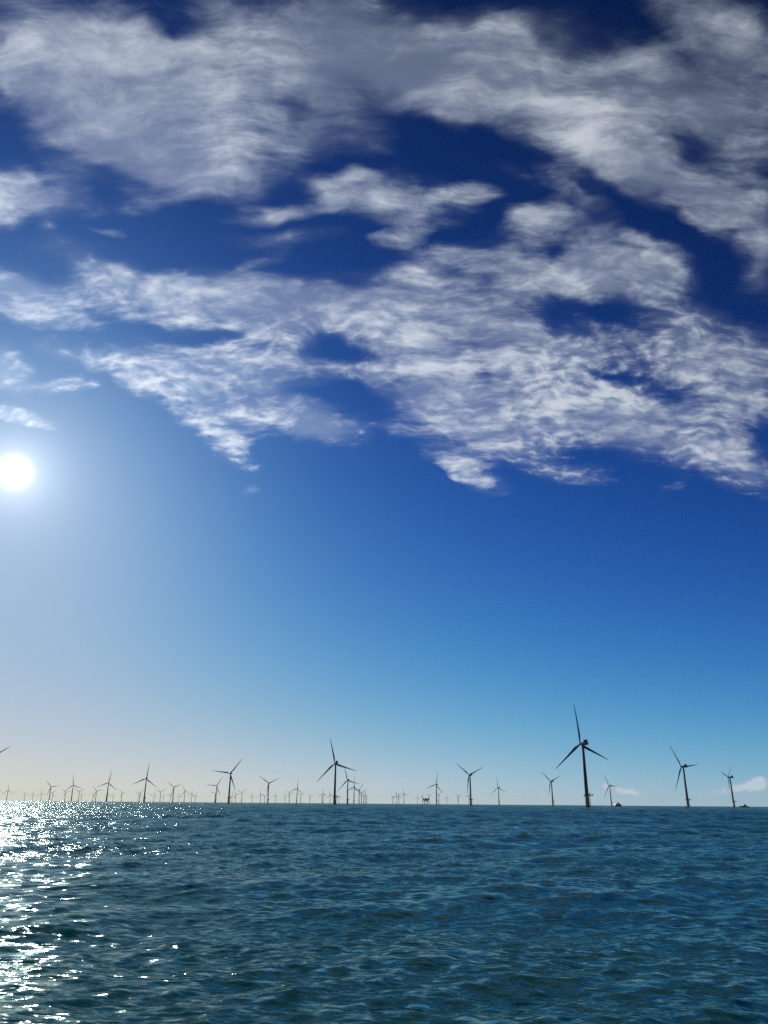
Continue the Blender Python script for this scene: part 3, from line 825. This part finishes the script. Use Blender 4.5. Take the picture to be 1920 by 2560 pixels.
# ------------------------------------------------------------------ boats and buoy
def hull_sections(L, B, keel, deck0, deck1, bow=1.0):
    secs = []
    for u in (0.0, 0.12, 0.35, 0.6, 0.78, 0.9, 0.97, 1.0):
        x = (u - 0.5) * L
        w = B / 2 * (0.92 if u < 0.05 else 1.0) * max(0.03, 1 - max(0, (u - 0.55) / 0.45) ** 2.2)
        zt = deck0 + (deck1 - deck0) * max(0, (u - 0.35) / 0.65) ** 1.7
        rake = bow * max(0, (u - 0.85) / 0.15)
        secs.append([(x, -w * 0.62, keel), (x - 0, -w * 0.9, keel * 0.2 + 0.1), (x + rake, -w, zt), (x + rake, w, zt), (x, w * 0.9, keel * 0.2 + 0.1), (x, w * 0.62, keel)])
    return secs
def build_workboat():
    t = empty('workboat', at(16.19, 2050, 0.0), R(10), 'white and dark workboat with a mast and wake, beside the small turbine at the cloud', 'boat')
    part('hull', lambda bm: loft(bm, hull_sections(17, 6, -0.9, 2.4, 3.6)), M['dark'], t)
    def gunwale(bm):
        for s in (-1, 1): tube(bm, (-8.2, s * 2.9, 2.5), (2, s * 3.05, 2.7), 0.22, 6)
    part('fender', gunwale, M['rubber'], t)
    def cabin(bm):
        loft(bm, [[(-8.0, -2.4, 2.42), (0.2, -2.4, 2.42), (0.2, 2.4, 2.42), (-8.0, 2.4, 2.42)], [(-7.0, -2.2, 6.2), (-0.2, -2.2, 6.2), (-0.2, 2.2, 6.2), (-7.0, 2.2, 6.2)]])
    c = part('deckhouse', cabin, M['white'], t)
    def wins(bm):
        for i in range(4): box(bm, -6.0 + i * 1.4, -5.1 + i * 1.4, -2.38, -2.29, 4.6, 5.4)
    part('window', wins, M['glass'], c)
    def bridge_house(bm):
        loft(bm, [[(-1.5, -2.0, 6.22), (3.6, -2.0, 5.0), (3.6, 2.0, 5.0), (-1.5, 2.0, 6.22)], [(-1.2, -1.9, 8.8), (2.4, -1.9, 8.8), (2.4, 1.9, 8.8), (-1.2, 1.9, 8.8)]])
        box(bm, 0.25, 5.5, -2.3, 2.3, 2.6, 5.3, 0.1)
    part('wheelhouse', bridge_house, M['dark'], t)
    def mast(bm):
        tube(bm, (-0.6, 0, 8.75), (-0.6, 0, 13.5), 0.16, 8, r2=0.08); tube(bm, (-0.6, -1.0, 11.3), (-0.6, 1.0, 11.3), 0.08, 6)
        tube(bm, (-0.6, 0, 10.2), (0.5, 0, 10.2), 0.18, 6)
    part('mast', mast, M['grey'], t)
    def winch(bm):
        tube(bm, (6.5, -1.6, 4.0), (6.5, 1.6, 4.0), 1.1, 14); tube(bm, (7.2, 0, 3.4), (7.6, 0, 6.6), 0.25, 8)
        for s in (-1.7, 1.7): box(bm, 5.7, 7.2, s - 0.1, s + 0.1, 3.0, 5.2, 0.04)
    part('winch', winch, M['dark'], t)
build_workboat()
def build_wake():
    bm = bmesh.new(); g = random.Random(3)
    secs = []
    for i in range(22):
        u = i / 21; w = 1.6 + 1.6 * u + g.uniform(-0.4, 0.4); h = (0.75 - 0.5 * u) * g.uniform(0.6, 1.2)
        secs.append([(-8.5 - 24 * u, -w, -0.3), (-8.5 - 24 * u, -w * 0.5, h * 0.8), (-8.5 - 24 * u, 0, h), (-8.5 - 24 * u, w * 0.6, h * 0.7), (-8.5 - 24 * u, w, -0.3)])
    loft(bm, secs); bmesh.ops.recalc_face_normals(bm, faces=bm.faces[:])
    o = link_mesh('wake', bm, M['foam'], None, None, True)
    o.location = at(16.19, 2050); o.rotation_euler = (0, 0, R(10))
    o['kind'] = 'stuff'; o['label'] = 'white foam wake trailing left of the workboat'
build_wake()
def build_crewboat():
    t = empty('crew_boat', at(24.02, 2050, 0.0), R(184), 'small dark-hulled boat with a pale pointed wheelhouse near the right edge', 'boat')
    def cat(bm):
        loft(bm, hull_sections(21, 7.4, -0.8, 2.3, 3.4, 0.6))
    part('hull', cat, M['hull'], t)
    def cabin(bm):
        loft(bm, [[(-5.4, -2.9, 2.35), (5.0, -2.9, 2.6), (5.0, 2.9, 2.6), (-5.4, 2.9, 2.35)], [(-3.6, -2.6, 5.0), (2.9, -2.6, 5.0), (2.9, 2.6, 5.0), (-3.6, 2.6, 5.0)], [(-2.0, -2.1, 6.6), (1.2, -2.1, 6.6), (1.2, 2.1, 6.6), (-2.0, 2.1, 6.6)]])
    c = part('wheelhouse', cabin, M['grey'], t)
    def wins(bm):
        for s in (-1, 1):
            for i in range(4): box(bm, -2.9 + i * 1.5, -1.8 + i * 1.5, s * 2.76 - 0.06, s * 2.76 + 0.06, 3.7, 4.6)
    part('window', wins, M['glass'], c)
    def rail(bm):
        for s in (-1, 1):
            pts = [(-9.8, s * 3.1, 3.3), (-5.8, s * 3.3, 3.3), (5.6, s * 3.1, 3.7), (9.2, s * 1.4, 4.3)]
            for p, q in zip(pts, pts[1:]): tube(bm, p, q, 0.07, 5)
            for p in pts: tube(bm, (p[0], p[1], p[2] - 1.1), p, 0.06, 5)
    part('rail', rail, M['steel'], t)
    def mast(bm):
        tube(bm, (-0.8, 0, 6.55), (-1.2, 0, 8.6), 0.14, 8); tube(bm, (-1.1, -1.0, 7.6), (-1.1, 1.0, 7.6), 0.1, 6)
    part('mast', mast, M['grey'], t)
    part('fender', lambda bm: box(bm, 9.9, 11.3, -1.1, 1.1, 1.6, 3.2, 0.2), M['rubber'], t)
build_crewboat()
def build_buoy():
    t = empty('marker_buoy', at(20.43, 1500, 0.0), 0, 'low dark yellowish buoy afloat at the foot of the leaning yellow-based turbine', 'buoy')
    part('float', lambda bm: lathe(bm, [(1.4, -0.6), (2.2, -0.1), (2.3, 0.7), (1.7, 1.2), (0.7, 1.4)], 18), M['yellow'], t, True)
    def cage(bm):
        for i in range(4):
            a = R(90 * i + 45); tube(bm, (0.8 * math.cos(a), 0.8 * math.sin(a), 1.25), (0.25 * math.cos(a), 0.25 * math.sin(a), 2.6), 0.08, 6)
        lathe(bm, [(0.35, 2.55), (0.4, 2.7), (0.3, 3.05), (0.1, 3.15)], 10)
    part('lantern_frame', cage, M['steel'], t)
build_buoy()

# ------------------------------------------------------------------ the air over the sea
def build_haze():
    bm = bmesh.new()
    box(bm, -17000, 17000, -17000, 17000, -2.2, 146.0)
    m = bpy.data.materials.new('haze'); m.use_nodes = True
    nt = m.node_tree; nt.nodes.clear()
    v = nt.nodes.new('ShaderNodeVolumePrincipled')
    v.inputs['Color'].default_value = (0.84, 0.92, 1.0, 1)
    v.inputs['Density'].default_value = 1.7e-5
    v.inputs['Anisotropy'].default_value = 0.0
    o = nt.nodes.new('ShaderNodeOutputMaterial')
    nt.links.new(v.outputs[0], o.inputs['Volume'])
    h = link_mesh('haze', bm, m)
    h['kind'] = 'stuff'
    h['label'] = 'thin pale sea haze softening the far turbines'
build_haze()
